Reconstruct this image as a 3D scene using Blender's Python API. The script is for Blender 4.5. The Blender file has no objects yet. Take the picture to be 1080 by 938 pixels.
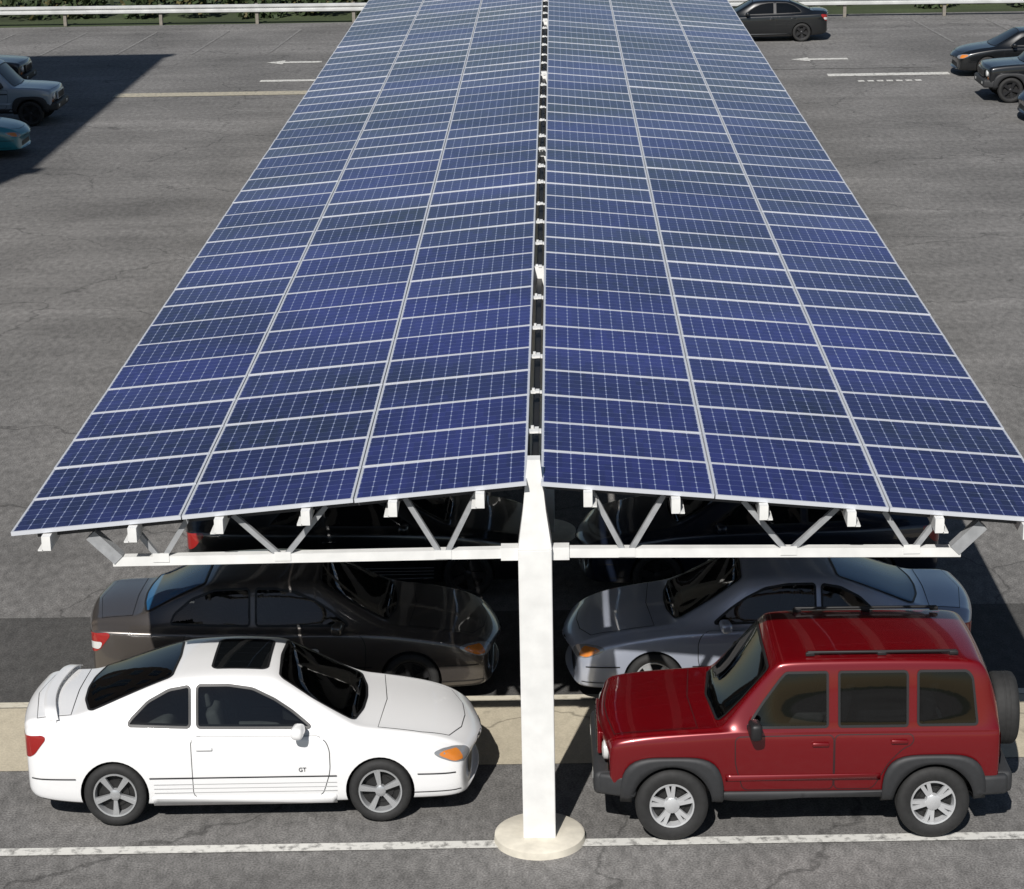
import bpy, bmesh, math, random
from mathutils import Vector, Matrix
from mathutils.bvhtree import BVHTree
random.seed(7)
R=math.radians
sc=bpy.context.scene
COL=sc.collection
sc.view_settings.view_transform='Standard'
sc.view_settings.look='None'
sc.view_settings.exposure=0

# ------------------------------------------------------------ materials
def new_mat(name):
    m=bpy.data.materials.new(name); m.use_nodes=True
    nt=m.node_tree; b=nt.nodes['Principled BSDF']
    return m,nt,b
def simple(name,col,rough=.5,metal=0,coat=0,spec=.5,noise=0,nscale=8,bump=0):
    m,nt,b=new_mat(name)
    b.inputs['Base Color'].default_value=(*col,1)
    b.inputs['Roughness'].default_value=rough
    b.inputs['Metallic'].default_value=metal
    b.inputs['Coat Weight'].default_value=coat
    b.inputs['Coat Roughness'].default_value=.04
    b.inputs['Specular IOR Level'].default_value=spec
    if noise or bump:
        tc=nt.nodes.new('ShaderNodeTexCoord'); n=nt.nodes.new('ShaderNodeTexNoise')
        n.inputs['Scale'].default_value=nscale; n.inputs['Detail'].default_value=6
        nt.links.new(tc.outputs['Object'],n.inputs['Vector'])
        if noise:
            r=nt.nodes.new('ShaderNodeMapRange')
            r.inputs[1].default_value=.3; r.inputs[2].default_value=.7
            r.inputs[3].default_value=1-noise; r.inputs[4].default_value=1+noise
            nt.links.new(n.outputs[0],r.inputs[0])
            mx=nt.nodes.new('ShaderNodeVectorMath'); mx.operation='SCALE'
            mx.inputs[0].default_value=col
            nt.links.new(r.outputs[0],mx.inputs['Scale'])
            nt.links.new(mx.outputs[0],b.inputs['Base Color'])
        if bump:
            bp=nt.nodes.new('ShaderNodeBump'); bp.inputs['Strength'].default_value=bump
            bp.inputs['Distance'].default_value=.01
            nt.links.new(n.outputs[0],bp.inputs['Height']); nt.links.new(bp.outputs[0],b.inputs['Normal'])
    return m
def ground_mat(name,col,var=.25,streak=.12,speck=.3,rough=.92,stain=0,grain=.12):
    m,nt,b=new_mat(name)
    g=nt.nodes.new('ShaderNodeNewGeometry')
    def noise(scale,vs=(1,1,1),det=5,out=0):
        mp=nt.nodes.new('ShaderNodeMapping'); mp.inputs['Scale'].default_value=vs
        nt.links.new(g.outputs['Position'],mp.inputs[0])
        n=nt.nodes.new('ShaderNodeTexNoise'); n.inputs['Scale'].default_value=scale; n.inputs['Detail'].default_value=det
        nt.links.new(mp.outputs[0],n.inputs['Vector']); return n.outputs[out]
    def rng(o,amp,lo=.3,hi=.7,a2=None):
        r=nt.nodes.new('ShaderNodeMapRange'); r.inputs[1].default_value=lo; r.inputs[2].default_value=hi
        r.inputs[3].default_value=1-amp; r.inputs[4].default_value=1+(amp if a2 is None else a2)
        nt.links.new(o,r.inputs[0]); return r.outputs[0]
    def mul(a,c):
        q=nt.nodes.new('ShaderNodeMath'); q.operation='MULTIPLY'
        nt.links.new(a,q.inputs[0]); nt.links.new(c,q.inputs[1]); return q.outputs[0]
    fine=noise(45,det=3)
    v=mul(mul(rng(noise(.25),var),rng(noise(1.2,(.12,1.0,1)),streak)),mul(rng(fine,speck),rng(noise(9,(1,.5,1),8),grain)))
    v=mul(v,rng(noise(.5,(.08,1.4,1),8),0,.56,.74,streak*2.4))
    if stain:
        v=mul(v,rng(noise(1.1,(1,.5,1),4),stain,.28,.42,0))
        v=mul(v,rng(noise(2.3,(1,1,1),2),.45,.22,.30,0))
        # hairline cracks
        wob=nt.nodes.new('ShaderNodeVectorMath'); wob.operation='SCALE'; wob.inputs['Scale'].default_value=1.6
        nt.links.new(noise(.9,(1,1,1),6,1),wob.inputs[0])
        ad=nt.nodes.new('ShaderNodeVectorMath'); ad.operation='ADD'
        nt.links.new(g.outputs['Position'],ad.inputs[0]); nt.links.new(wob.outputs[0],ad.inputs[1])
        vo=nt.nodes.new('ShaderNodeTexVoronoi'); vo.feature='DISTANCE_TO_EDGE'; vo.inputs['Scale'].default_value=.16
        nt.links.new(ad.outputs[0],vo.inputs['Vector'])
        v=mul(v,rng(vo.outputs['Distance'],.42,.001,.006,0))
    mx=nt.nodes.new('ShaderNodeVectorMath'); mx.operation='SCALE'; mx.inputs[0].default_value=col
    nt.links.new(v,mx.inputs['Scale']); nt.links.new(mx.outputs[0],b.inputs['Base Color'])
    b.inputs['Roughness'].default_value=rough
    bp=nt.nodes.new('ShaderNodeBump'); bp.inputs['Strength'].default_value=.5; bp.inputs['Distance'].default_value=.01
    nt.links.new(fine,bp.inputs['Height']); nt.links.new(bp.outputs[0],b.inputs['Normal'])
    return m
def worn_paint(name,col,under,amount=.5):
    m,nt,b=new_mat(name)
    g=nt.nodes.new('ShaderNodeNewGeometry')
    n=nt.nodes.new('ShaderNodeTexNoise'); n.inputs['Scale'].default_value=9; n.inputs['Detail'].default_value=9; n.inputs['Roughness'].default_value=.7
    nt.links.new(g.outputs['Position'],n.inputs['Vector'])
    r=nt.nodes.new('ShaderNodeMapRange'); r.inputs[1].default_value=amount-.08; r.inputs[2].default_value=amount+.08
    nt.links.new(n.outputs[0],r.inputs[0])
    mx=nt.nodes.new('ShaderNodeMix'); mx.data_type='RGBA'
    mx.inputs['A'].default_value=(*col,1); mx.inputs['B'].default_value=(*under,1)
    nt.links.new(r.outputs[0],mx.inputs['Factor']); nt.links.new(mx.outputs['Result'],b.inputs['Base Color'])
    b.inputs['Roughness'].default_value=.8
    return m
def clear_glass(name,tint):
    m=bpy.data.materials.new(name); m.use_nodes=True; nt=m.node_tree; nt.nodes.clear()
    out=nt.nodes.new('ShaderNodeOutputMaterial'); t=nt.nodes.new('ShaderNodeBsdfTransparent'); t.inputs[0].default_value=(*tint,1)
    g=nt.nodes.new('ShaderNodeBsdfGlossy'); g.inputs['Roughness'].default_value=.02; g.inputs[0].default_value=(1,1,1,1)
    f=nt.nodes.new('ShaderNodeFresnel'); f.inputs[0].default_value=1.6
    mx=nt.nodes.new('ShaderNodeMixShader')
    nt.links.new(f.outputs[0],mx.inputs[0]); nt.links.new(t.outputs[0],mx.inputs[1]); nt.links.new(g.outputs[0],mx.inputs[2]); nt.links.new(mx.outputs[0],out.inputs[0])
    return m
def panel_mat():
    m,nt,b=new_mat('solar_cells')
    uv=nt.nodes.new('ShaderNodeUVMap'); sep=nt.nodes.new('ShaderNodeSeparateXYZ'); nt.links.new(uv.outputs[0],sep.inputs[0])
    def M(op,a,c=None):
        q=nt.nodes.new('ShaderNodeMath'); q.operation=op
        for i,t in enumerate((a,c)):
            if t is None: continue
            if isinstance(t,(int,float)): q.inputs[i].default_value=t
            else: nt.links.new(t,q.inputs[i])
        return q.outputs[0]
    fu=M('ABSOLUTE',M('SUBTRACT',M('FRACT',M('MULTIPLY',sep.outputs[0],12)),.5))
    fv=M('ABSOLUTE',M('SUBTRACT',M('FRACT',M('MULTIPLY',sep.outputs[1],6)),.5))
    lu=M('GREATER_THAN',fu,.464); lv=M('GREATER_THAN',fv,.468)
    corner=M('GREATER_THAN',M('ADD',fu,fv),.90)
    g=nt.nodes.new('ShaderNodeNewGeometry')
    n=nt.nodes.new('ShaderNodeTexNoise'); n.inputs['Scale'].default_value=.24; n.inputs['Detail'].default_value=5
    nt.links.new(g.outputs['Position'],n.inputs['Vector'])
    def wn_at(scale,off=(0,0,0)):
        wn=nt.nodes.new('ShaderNodeTexWhiteNoise'); wn.noise_dimensions='3D'
        fl=nt.nodes.new('ShaderNodeVectorMath'); fl.operation='FLOOR'
        scv=nt.nodes.new('ShaderNodeVectorMath'); scv.operation='MULTIPLY'; scv.inputs[1].default_value=scale
        ad=nt.nodes.new('ShaderNodeVectorMath'); ad.operation='ADD'; ad.inputs[1].default_value=off
        nt.links.new(g.outputs['Position'],ad.inputs[0]); nt.links.new(ad.outputs[0],scv.inputs[0])
        nt.links.new(scv.outputs[0],fl.inputs[0]); nt.links.new(fl.outputs[0],wn.inputs[0]); return wn.outputs[0]
    cell=wn_at((7.2,6.1,.001)); mod=wn_at((1/1.688,1/1.006,.001),(0,.21,5))
    cr=nt.nodes.new('ShaderNodeMix'); cr.data_type='RGBA'
    cr.inputs['A'].default_value=(.0035,.005,.030,1); cr.inputs['B'].default_value=(.026,.030,.185,1)
    mr=nt.nodes.new('ShaderNodeMapRange'); mr.inputs[1].default_value=.38; mr.inputs[2].default_value=.66
    nt.links.new(n.outputs[0],mr.inputs[0])
    fac=M('ADD',M('ADD',M('MULTIPLY',mr.outputs[0],.62),M('MULTIPLY',cell,.24)),M('MULTIPLY',mod,.18))
    nt.links.new(fac,cr.inputs['Factor'])
    def over(base,mask,col,k=1):
        x=nt.nodes.new('ShaderNodeMix'); x.data_type='RGBA'; x.inputs['B'].default_value=(*col,1)
        nt.links.new(base,x.inputs['A']); nt.links.new(M('MULTIPLY',mask,k),x.inputs['Factor']); return x.outputs['Result']
    c=over(cr.outputs['Result'],lv,(.16,.20,.36),.42)
    c=over(c,lu,(.25,.30,.50),.58)
    c=over(c,corner,(.55,.6,.70),.62)
    d=nt.nodes.new('ShaderNodeTexNoise'); d.inputs['Scale'].default_value=2.2; d.inputs['Detail'].default_value=7
    nt.links.new(g.outputs['Position'],d.inputs['Vector'])
    c=over(c,d.outputs[0],(.20,.20,.21),.03)
    nt.links.new(c,b.inputs['Base Color'])
    b.inputs['Roughness'].default_value=.15
    b.inputs['Specular IOR Level'].default_value=.22
    return m
ASPH=ground_mat('asphalt',(.150,.145,.139),streak=.10,stain=.14,speck=.45,grain=.26,var=.28)
DBAND=ground_mat('dark_ground',(.066,.064,.061),speck=.4,grain=.2)
CONC=ground_mat('concrete_strip',(.46,.41,.31),.12,.06,.10,.85,grain=.08,stain=.1)
GRASS=ground_mat('grass',(.04,.055,.02),.4,.1,.5)
WHITEP=worn_paint('worn_white_paint',(.62,.61,.57),(.18,.175,.165),.57)
FADED=worn_paint('faded_line_paint',(.28,.275,.26),(.16,.155,.15),.46)
TANP=worn_paint('faded_tan_paint',(.42,.38,.29),(.22,.21,.18),.56)
KERB=worn_paint('edge_concrete',(.58,.54,.44),(.40,.36,.28),.6)
STEEL=simple('painted_white_steel',(.72,.72,.70),.4,noise=.08,nscale=5)
STEELG=simple('galvanised_steel',(.34,.35,.36),.45,.2,noise=.12,nscale=12)
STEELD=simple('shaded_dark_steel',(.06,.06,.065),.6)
ALU=simple('aluminium_frame',(.60,.62,.66),.45,.2)
BACK=simple('panel_backsheet',(.015,.015,.017),.8)
FOOT=simple('footing_concrete',(.60,.56,.47),.9,noise=.15,nscale=6,bump=.4)
CELLS=panel_mat()
GLASS=simple('car_glass',(.004,.005,.006),.03,0,0,.4)
GLASSC=clear_glass('clear_car_glass',(.46,.50,.50))
GLASST=clear_glass('tinted_car_glass',(.11,.12,.13))
GLASSB=simple('blue_rear_glass',(.02,.10,.22),.03,0,0,.7)  # blue base colour for rear windows
RUB=simple('black_rubber',(.018,.018,.018),.75,noise=.2,nscale=20)
BLK=simple('black_trim',(.012,.012,.013),.5)
INT=simple('dark_interior',(.022,.022,.023),.8)
SEAT=simple('grey_seat_cloth',(.13,.128,.125),.9,noise=.15,nscale=12)
CLAD=simple('grey_plastic_cladding',(.026,.027,.029),.6,noise=.1,nscale=15)
RIBM=simple('soft_grey_rib',(.38,.38,.38),.5)
ALLOY=simple('alloy_rim',(.66,.67,.68),.3,.5,noise=.08)
ALLOYD=simple('silver_alloy_rim',(.52,.53,.54),.3,.6)
ALLOYK=simple('black_alloy_rim',(.03,.03,.032),.4,.4)
DARKM=simple('brake_dark_metal',(.02,.02,.02),.6,.3)
RLAMP=simple('red_lamp',(.28,.012,.01),.12,0,1)
HLAMP=simple('headlamp_glass',(.30,.31,.32),.08,.3,1)
CLAMP=simple('clear_lamp',(.62,.63,.62),.1,.1,1)
AMBER=simple('amber_lamp',(.62,.20,.03),.12,0,1)
def paint(name,col,metal=0.0,rough=.3):
    return simple(name,col,rough,metal,1.0,.5)

# ------------------------------------------------------------ helpers
def link(o,parent=None):
    COL.objects.link(o)
    if parent is not None: o.parent=parent
    return o
def empty(name,loc,label,cat,group=None,rz=0):
    e=bpy.data.objects.new(name,None); e.location=loc; e.rotation_euler=(0,0,rz); e.empty_display_size=.3
    COL.objects.link(e); e['label']=label; e['category']=cat
    if group: e['group']=group
    return e
def mesh_from_bm(bm,name,mats,smooth=None):
    me=bpy.data.meshes.new(name); bm.to_mesh(me); bm.free()
    for m in mats: me.materials.append(m)
    if smooth is not None:
        for p in me.polygons: p.use_smooth=True
        me.set_sharp_from_angle(angle=R(smooth))
    return me
def obox(bm,c,s,rot=None,mi=0,bev=0):
    r=bmesh.ops.create_cube(bm,size=1)
    vs=r['verts']
    M=Matrix.Translation(Vector(c))@(rot.to_4x4() if rot is not None else Matrix.Identity(4))@Matrix.Diagonal((*s,1))
    bmesh.ops.transform(bm,matrix=M,verts=vs)
    fs=set(f for v in vs for f in v.link_faces)
    for f in fs: f.material_index=mi
    if bev:
        es=list(set(e for v in vs for e in v.link_edges))
        bmesh.ops.bevel(bm,geom=es,offset=bev,segments=3,profile=.5,affect='EDGES',material=-1)
def beam(bm,a,b,w,h,mi=0):
    a=Vector(a);b=Vector(b);d=b-a
    q=d.to_track_quat('X','Z').to_matrix()
    obox(bm,(a+b)/2,(d.length,w,h),q,mi)
def lathe(bm,prof,seg=36,mi=0,axis='y'):
    rings=[]
    for r,y in prof:
        rings.append([bm.verts.new((r*math.cos(2*math.pi*k/seg),y,r*math.sin(2*math.pi*k/seg))) for k in range(seg)])
    for i in range(len(rings)-1):
        for k in range(seg):
            f=bm.faces.new((rings[i][k],rings[i+1][k],rings[i+1][(k+1)%seg],rings[i][(k+1)%seg])); f.material_index=mi; f.smooth=True
def sheet(name,x0,x1,y0,y1,z,mat,kind=None,rz=0,parent=None):
    bm=bmesh.new()
    cx,cy=(x0+x1)/2,(y0+y1)/2
    bm.faces.new([bm.verts.new(p) for p in ((x0-cx,y0-cy,0),(x1-cx,y0-cy,0),(x1-cx,y1-cy,0),(x0-cx,y1-cy,0))])
    o=bpy.data.objects.new(name,mesh_from_bm(bm,name,[mat])); o.location=(cx,cy,z); o.rotation_euler=(0,0,rz)
    link(o,parent)
    if kind: o['kind']=kind
    return o

# ------------------------------------------------------------ setting
sheet('ground',-300,300,-80,500,-.008,GRASS,'structure')
sheet('car_park_asphalt',-70,70,-60,68.6,0,ASPH,'structure')
sheet('dark_ground_band',-40,40,3.6,6.3,.004,DBAND,'structure',R(.6))  # darker band laid across the ground
sheet('concrete_strip_pavement',-40,40,1.75,3.44,.008,CONC,'structure',R(.6))
sheet('concrete_edge_strip',-40,40,3.45,3.60,.012,KERB,'structure',R(.6))
def marking(x0,x1,y0,y1,mat=WHITEP,rz=0,z=.012):
    return sheet('road_marking',x0,x1,y0,y1,z,mat,'structure',rz)
marking(-12,12,-.20,-.04,rz=R(1.0))
marking(-13.7,-7.0,50.2,50.95,TANP)
marking(-9.4,-7.0,53.0,53.4)
marking(9.0,12.9,52.25,52.8)
marking(7.0,12.6,54.0,54.1,FADED)
for i in range(7): marking(9.8+i*.3,10.0+i*.3,51.0,51.3)
def arrow(x,y,s):
    bm=bmesh.new()
    pts=[(0,.0),(.6,.4),(.6,.15),(1.9,.15),(1.9,-.15),(.6,-.15),(.6,-.4)]
    bm.faces.new([bm.verts.new((p[0]*s,p[1]*1.2,0)) for p in (pts if s<0 else pts[::-1])])
    bmesh.ops.recalc_face_normals(bm,faces=bm.faces)
    o=bpy.data.objects.new('arrow_marking',mesh_from_bm(bm,'arrow_marking',[WHITEP])); o.location=(x,y,.012); link(o); o['kind']='structure'
arrow(-9.7,57.5,1); arrow(8.2,56.2,1)
for i in range(8):
    marking(-29+i*2.75,-28.90+i*2.75,60,66.5,FADED,rz=R(-4))
for i in range(5):
    marking(14+i*2.75,14.10+i*2.75,60,66.5,FADED,rz=R(4))

# ------------------------------------------------------------ guard rail
rail=empty('guard_rail',(0,68,0),'galvanised steel crash barrier along the edge of the car park','guard rail')
bm=bmesh.new()
prof=[(0,.46),(-.07,.49),(-.07,.56),(0,.60),(0,.64),(-.07,.68),(-.07,.75),(0,.78)]
for xs in range(-22,22):
    a=[bm.verts.new((xs*2.0,p[0],p[1])) for p in prof]; b=[bm.verts.new((xs*2.0+2.0,p[0],p[1])) for p in prof]
    for i in range(len(prof)-1): bm.faces.new((a[i],b[i],b[i+1],a[i+1]))
bmesh.ops.remove_doubles(bm,verts=bm.verts,dist=1e-4)
ro=bpy.data.objects.new('rail',mesh_from_bm(bm,'rail',[simple('rail_zinc',(.55,.56,.55),.45,.2,noise=.15,nscale=2)])); link(ro,rail)
bm=bmesh.new(); obox(bm,(0,.1,.4),(.12,.16,.8)); pm=mesh_from_bm(bm,'post',[simple('weathered_post',(.22,.2,.17),.8,noise=.2)])
for i in range(-11,12):
    p=bpy.data.objects.new('post',pm); p.location=(i*3.8,0,0); link(p,rail)
rail.rotation_euler=(0,0,R(-2.2))

# ------------------------------------------------------------ vegetation
LEAF=simple('leaves',(.028,.045,.014),.7,noise=.5,nscale=1.5)
LEAF2=simple('dry_leaves',(.09,.08,.03),.7,noise=.4,nscale=2)
def leaf_quads(centres,size,n,spread):
    vs=[];fs=[];mi=[]
    for (c,rad) in centres:
        for _ in range(n):
            d=Vector((random.gauss(0,1),random.gauss(0,1),random.gauss(0,1)))
            if d.length<1e-3: continue
            d=d.normalized()*rad*(random.random()**.4)
            p=Vector(c)+Vector((d.x,d.y,d.z*spread))
            if p.z<.03: p.z=.03+random.random()*.2
            u=Vector((random.uniform(-1,1),random.uniform(-1,1),random.uniform(-1,1))).normalized()
            w=u.orthogonal().normalized()*size*random.uniform(.5,1.1); u=u*size*random.uniform(.5,1.2)
            k=len(vs); vs+= [p-u-w*.3,p+w,p+u+w*.3,p-w]; fs.append((k,k+1,k+2,k+3)); mi.append(1 if random.random()<.18 else 0)
    me=bpy.data.meshes.new('foliage'); me.from_pydata(vs,[],fs); me.materials.append(LEAF); me.materials.append(LEAF2)
    for p,m in zip(me.polygons,mi): p.material_index=m
    return me
cs=[]
for i in range(150):
    x=-46+i*.62+random.uniform(-.5,.5); r=random.uniform(.5,1.5)
    cs.append(((x,random.uniform(70.2,75),r*random.uniform(.3,1.1)),r))
hm=leaf_quads(cs,.16,190,.9)
h=bpy.data.objects.new('roadside_scrub',hm); link(h); h['kind']='stuff'
h['label']='dark green scrub and bushes behind the crash barrier'; h['category']='bushes'

# ------------------------------------------------------------ added unseen block, shaped as offices, that casts the long shadow
ob_=empty('added_shadow_block',(-27,25,0),'tall unseen brick block added to cast the long shadow','shadow_caster')
BRICK=simple('brick_wall',(.28,.20,.15),.9,noise=.15,nscale=3); WG=simple('window_glass',(.02,.025,.03),.05)
SILL=simple('stone_sill',(.4,.38,.34),.8)
BX,BY,BH=8.0,11.0,22.0
bm=bmesh.new(); obox(bm,(0,0,BH/2),(2*BX,2*BY,BH)); 
for sy in (-1,1): obox(bm,(0,sy*BY,BH+.0),(2*BX+.4,.3,.5))
o=bpy.data.objects.new('wall',mesh_from_bm(bm,'wall',[BRICK])); link(o,ob_)
bm=bmesh.new(); obox(bm,(0,0,0),(.06,1.5,1.7),mi=0); obox(bm,(.04,0,-.92),(.16,1.7,.12),mi=1); obox(bm,(.035,0,0),(.04,.06,1.7),mi=1)
wme=mesh_from_bm(bm,'window',[WG,SILL])
for fl in range(6):
    for k in range(7):
        o=bpy.data.objects.new('window',wme); o.location=(BX+.02,-9+k*3,2.2+fl*3.4); link(o,ob_)
    for k in range(5):
        o=bpy.data.objects.new('window',wme); o.location=(-6+k*3,-BY-.02,2.2+fl*3.4); o.rotation_euler=(0,0,R(-90)); link(o,ob_)

# ------------------------------------------------------------ solar carport
cp=empty('solar_carport',(0,0,0),'long solar panel carport canopy on white steel posts','solar carport')
GAP=.072; MW=1.675; ML=.99; PX=1.688; PY=1.006; ROWS=52; Y0=-.21; ZR=3.93; SL=R(5.2)
def module_bm(bm,M=Matrix.Identity(4)):
    uvl=bm.loops.layers.uv.verify()
    t=.04; bz=.022
    def q(pts,mi,uvs=None):
        f=bm.faces.new([bm.verts.new(M@Vector(p)) for p in pts]); f.material_index=mi
        if uvs:
            for l,u in zip(f.loops,uvs): l[uvl].uv=u
    w,l=MW/2,ML/2
    q([(-w+bz,-l+bz,-.003),(w-bz,-l+bz,-.003),(w-bz,l-bz,-.003),(-w+bz,l-bz,-.003)],0,[(0,0),(1,0),(1,1),(0,1)])
    O=[(-w,-l),(w,-l),(w,l),(-w,l)]; I=[(-w+bz,-l+bz),(w-bz,-l+bz),(w-bz,l-bz),(-w+bz,l-bz)]
    for i in range(4):
        j=(i+1)%4
        q([(*O[i],0),(*O[j],0),(*I[j],0),(*I[i],0)],1)
        q([(*O[i],-t),(*O[j],-t),(*O[j],0),(*O[i],0)],1)
        q([(*I[i],0),(*I[j],0),(*I[j],-.003),(*I[i],-.003)],1)
    q([(-w,-l,-t),(-w,l,-t),(w,l,-t),(w,-l,-t)],2)
bm=bmesh.new(); module_bm(bm); PM=mesh_from_bm(bm,'solar_panel',[CELLS,ALU,BACK])
far=bmesh.new()
for r in range(ROWS):
    for side in (-1,1):
        for c in range(3):
            d=GAP+MW/2+c*PX
            M=Matrix.Translation((side*d*math.cos(SL),Y0+ML/2+r*PY,ZR-d*math.sin(SL)))@Matrix.Rotation(side*SL,4,'Y')
            jit=Matrix.Rotation(R(random.uniform(-.55,.55)),4,'X')@Matrix.Rotation(R(random.uniform(-.2,.2)),4,'Y')
            M=M@jit
            if r<16:
                o=bpy.data.objects.new('solar_panel',PM); link(o,cp); o.matrix_local=M
            else: module_bm(far,M)
fo=bpy.data.objects.new('solar_panel_array',mesh_from_bm(far,'solar_panel_array',[CELLS,ALU,BACK])); link(fo,cp); fo['kind']='stuff'
PL=ROWS*PY
for side in (-1,1):
    for k in range(6):
        x=side*(.52+k*.845); z=ZR-abs(x)*math.tan(SL)-.045-.075
        bm=bmesh.new()
        L=PL-.1; yc=L/2-.30
        obox(bm,(0,yc,0),(.085,L,.145)); obox(bm,(side*.06,yc,-.068),(.05,L,.014))
        o=bpy.data.objects.new('purlin',mesh_from_bm(bm,'purlin',[STEEL])); o.location=(x,0,z); link(o,cp)
FR=[0,9.2,18.4,27.6,36.8,46.0]
for y in FR:
    bm=bmesh.new()
    obox(bm,(0,0,1.6),(.33,.30,3.2),bev=.012)
    vs=[]
    zt_=4.10 if y==0 else 3.86
    for z,w,d in ((3.2,.33,.30),(3.6,.22,.22),(zt_,.125,.14)):
        vs.append([bm.verts.new((sx*w/2,sy*d/2,z)) for sx,sy in ((-1,-1),(1,-1),(1,1),(-1,1))])
    for i in range(2):
        for j in range(4): bm.faces.new((vs[i][j],vs[i][(j+1)%4],vs[i+1][(j+1)%4],vs[i+1][j]))
    bm.faces.new(vs[2])
    col=bpy.data.objects.new('column',mesh_from_bm(bm,'column',[STEEL])); col.location=(0,y,0); link(col,cp)
    bm=bmesh.new(); lathe(bm,[(.001,.09),(.43,.09),(.46,.07),(.47,.0)],48)
    bmesh.ops.rotate(bm,verts=bm.verts,matrix=Matrix.Rotation(R(90),3,'X'))
    me=mesh_from_bm(bm,'footing',[FOOT],35); o=bpy.data.objects.new('footing',me); o.location=(0,y,0); link(o,cp)
    for side in (-1,1):
        bm=bmesh.new()
        zt=lambda x: ZR-abs(x)*math.tan(SL)-.20
        zc=3.13
        beam(bm,(side*.166,0,zc),(side*4.16,0,zc-.04),.10,.095,0)
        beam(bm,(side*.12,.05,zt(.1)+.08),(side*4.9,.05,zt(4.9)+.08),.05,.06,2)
        beam(bm,(side*4.10,-.0,zc-.02),(side*4.36,0,zt(4.36)+.04),.12,.12,1)
        for a,m_,b in ((.55,.90,1.26),(2.03,2.48,2.95),(3.40,3.68,3.95)):
            beam(bm,(side*a,-.02,zt(a)+.1),(side*(m_-.03),-.02,zc),.055,.05,1)
            beam(bm,(side*(m_+.03),-.02,zc),(side*b,-.02,zt(b)+.1),.055,.05,1)
        obox(bm,(side*.25,0,zc),(.17,.14,.13),mi=0)
        for xx in (.90,2.48,3.68): obox(bm,(side*xx,-.055,zc),(.16,.008,.09),mi=0)
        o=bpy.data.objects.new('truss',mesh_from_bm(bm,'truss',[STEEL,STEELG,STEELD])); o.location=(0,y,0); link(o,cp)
def bracket(sc_):
    bm=bmesh.new(); obox(bm,(0,0,0),(.13,.05*sc_,.02)); obox(bm,(.015,0,.012),(.045,.08*sc_,.02)); obox(bm,(-.03,.05*sc_,.008),(.03,.05,.03))
    return mesh_from_bm(bm,'ridge_bracket',[STEEL])
bms=[bracket(1),bracket(2.2),bracket(1.3)]
for i in range(32):
    o=bpy.data.objects.new('ridge_bracket',random.choice(bms)); o.location=(0,1.5+i*1.509+random.uniform(-.15,.15),ZR-.06); link(o,cp)
bm=bmesh.new(); obox(bm,(0,25.4,ZR-.26),(.07,50,.1)); o=bpy.data.objects.new('cable_tray',mesh_from_bm(bm,'cable_tray',[BLK])); link(o,cp)  # dark strip added so the ridge gap reads as shaded

# ------------------------------------------------------------ cars
def section(s,boxy):
    w,zb,zs,zt,wr,g=s['w'],s['zb'],s['zs'],s['zt'],s['wr'],s['g']
    h=zs-zb
    L=lambda a,b,t:a+(b-a)*t
    e=.955 if boxy else .90
    r1=.955 if boxy else .92
    return [(0,zb),(.72*w,zb),(.93*w,zb+.01),(.975*w,zb+.07),(1.0*w,zb+.42*h),(.998*w,zb+.74*h),(.985*w,zs-.055),(.965*w,zs-.012),(L(g,w,.30),zs+.002),(g,zs+.02),
            (L(g,wr,.45),L(zs,zt,.47)),(L(g,wr,e),L(zs,zt,e)),(wr*r1,zt-.010),(wr*.5,zt+.004),(0,zt+.012)]
def build_body(st,boxy):
    bm=bmesh.new(); rings=[]
    for s in st:
        half=section(s,boxy); ring=[]
        full=[(y,z) for y,z in half]+[(-y,z) for y,z in half[-2:0:-1]]
        for y,z in full:
            t=min(1,abs(y)/.9)
            ring.append(bm.verts.new((s['x']-s.get('bow',0)*t*t,y,z)))
        rings.append(ring)
    n=len(rings[0])
    for i in range(len(rings)-1):
        for k in range(n):
            bm.faces.new((rings[i][k],rings[i][(k+1)%n],rings[i+1][(k+1)%n],rings[i+1][k]))
    for ring in (rings[0],rings[-1]):
        h=n//2
        for k in range(h):
            vs=[ring[k],ring[k+1],ring[(n-k-1)%n],ring[(n-k)%n]]; u=[]
            for v in vs:
                if v not in u: u.append(v)
            if len(u)>=3:
                try: bm.faces.new(u)
                except ValueError: pass
    bmesh.ops.recalc_face_normals(bm,faces=bm.faces)
    return bm
def keys(tab):
    return [dict(zip(('x','w','zb','zs','zt','wr','g','bow'),r)) for r in tab]
CS=-.12
TAIL=[
 (-2.40,.72,.42,.84,.90,.55,.64,-.14),
 (-2.36,.82,.29,.97,1.03,.60,.72,-.14),
 (-2.20,.875,.24,.985,1.06,.62,.75,-.07),
 (-1.85,.89,.21,.975,1.07,.62,.77,0),
 (-1.60+CS,.895,.20,.965,1.075,.61,.775,0)]
FRONT=[
 (.38+CS,.90,.18,.92,1.42,.585,.80,0),
 (.46+CS,.90,.18,.92,1.40,.585,.80,0),
 (.82+CS,.90,.18,.91,1.19,.62,.805,0),
 (1.22+CS,.90,.19,.89,.96,.70,.81,0),
 (1.34+CS,.90,.19,.88,.94,.72,.80,0),
 (1.80,.89,.20,.80,.87,.70,.78,.02),
 (2.14,.865,.20,.72,.785,.66,.74,.09),
 (2.33,.82,.21,.63,.69,.60,.69,.17),
 (2.43,.74,.27,.53,.58,.5,.6,.23)]
COUPE=keys(TAIL+[
 (-1.10+CS,.90,.18,.95,1.27,.59,.785,0),
 (-.64+CS,.90,.18,.94,1.405,.585,.795,0),
 (-.56+CS,.90,.18,.94,1.42,.585,.795,0),
 (-.10+CS,.90,.18,.93,1.445,.59,.80,0)]+FRONT)
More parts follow.
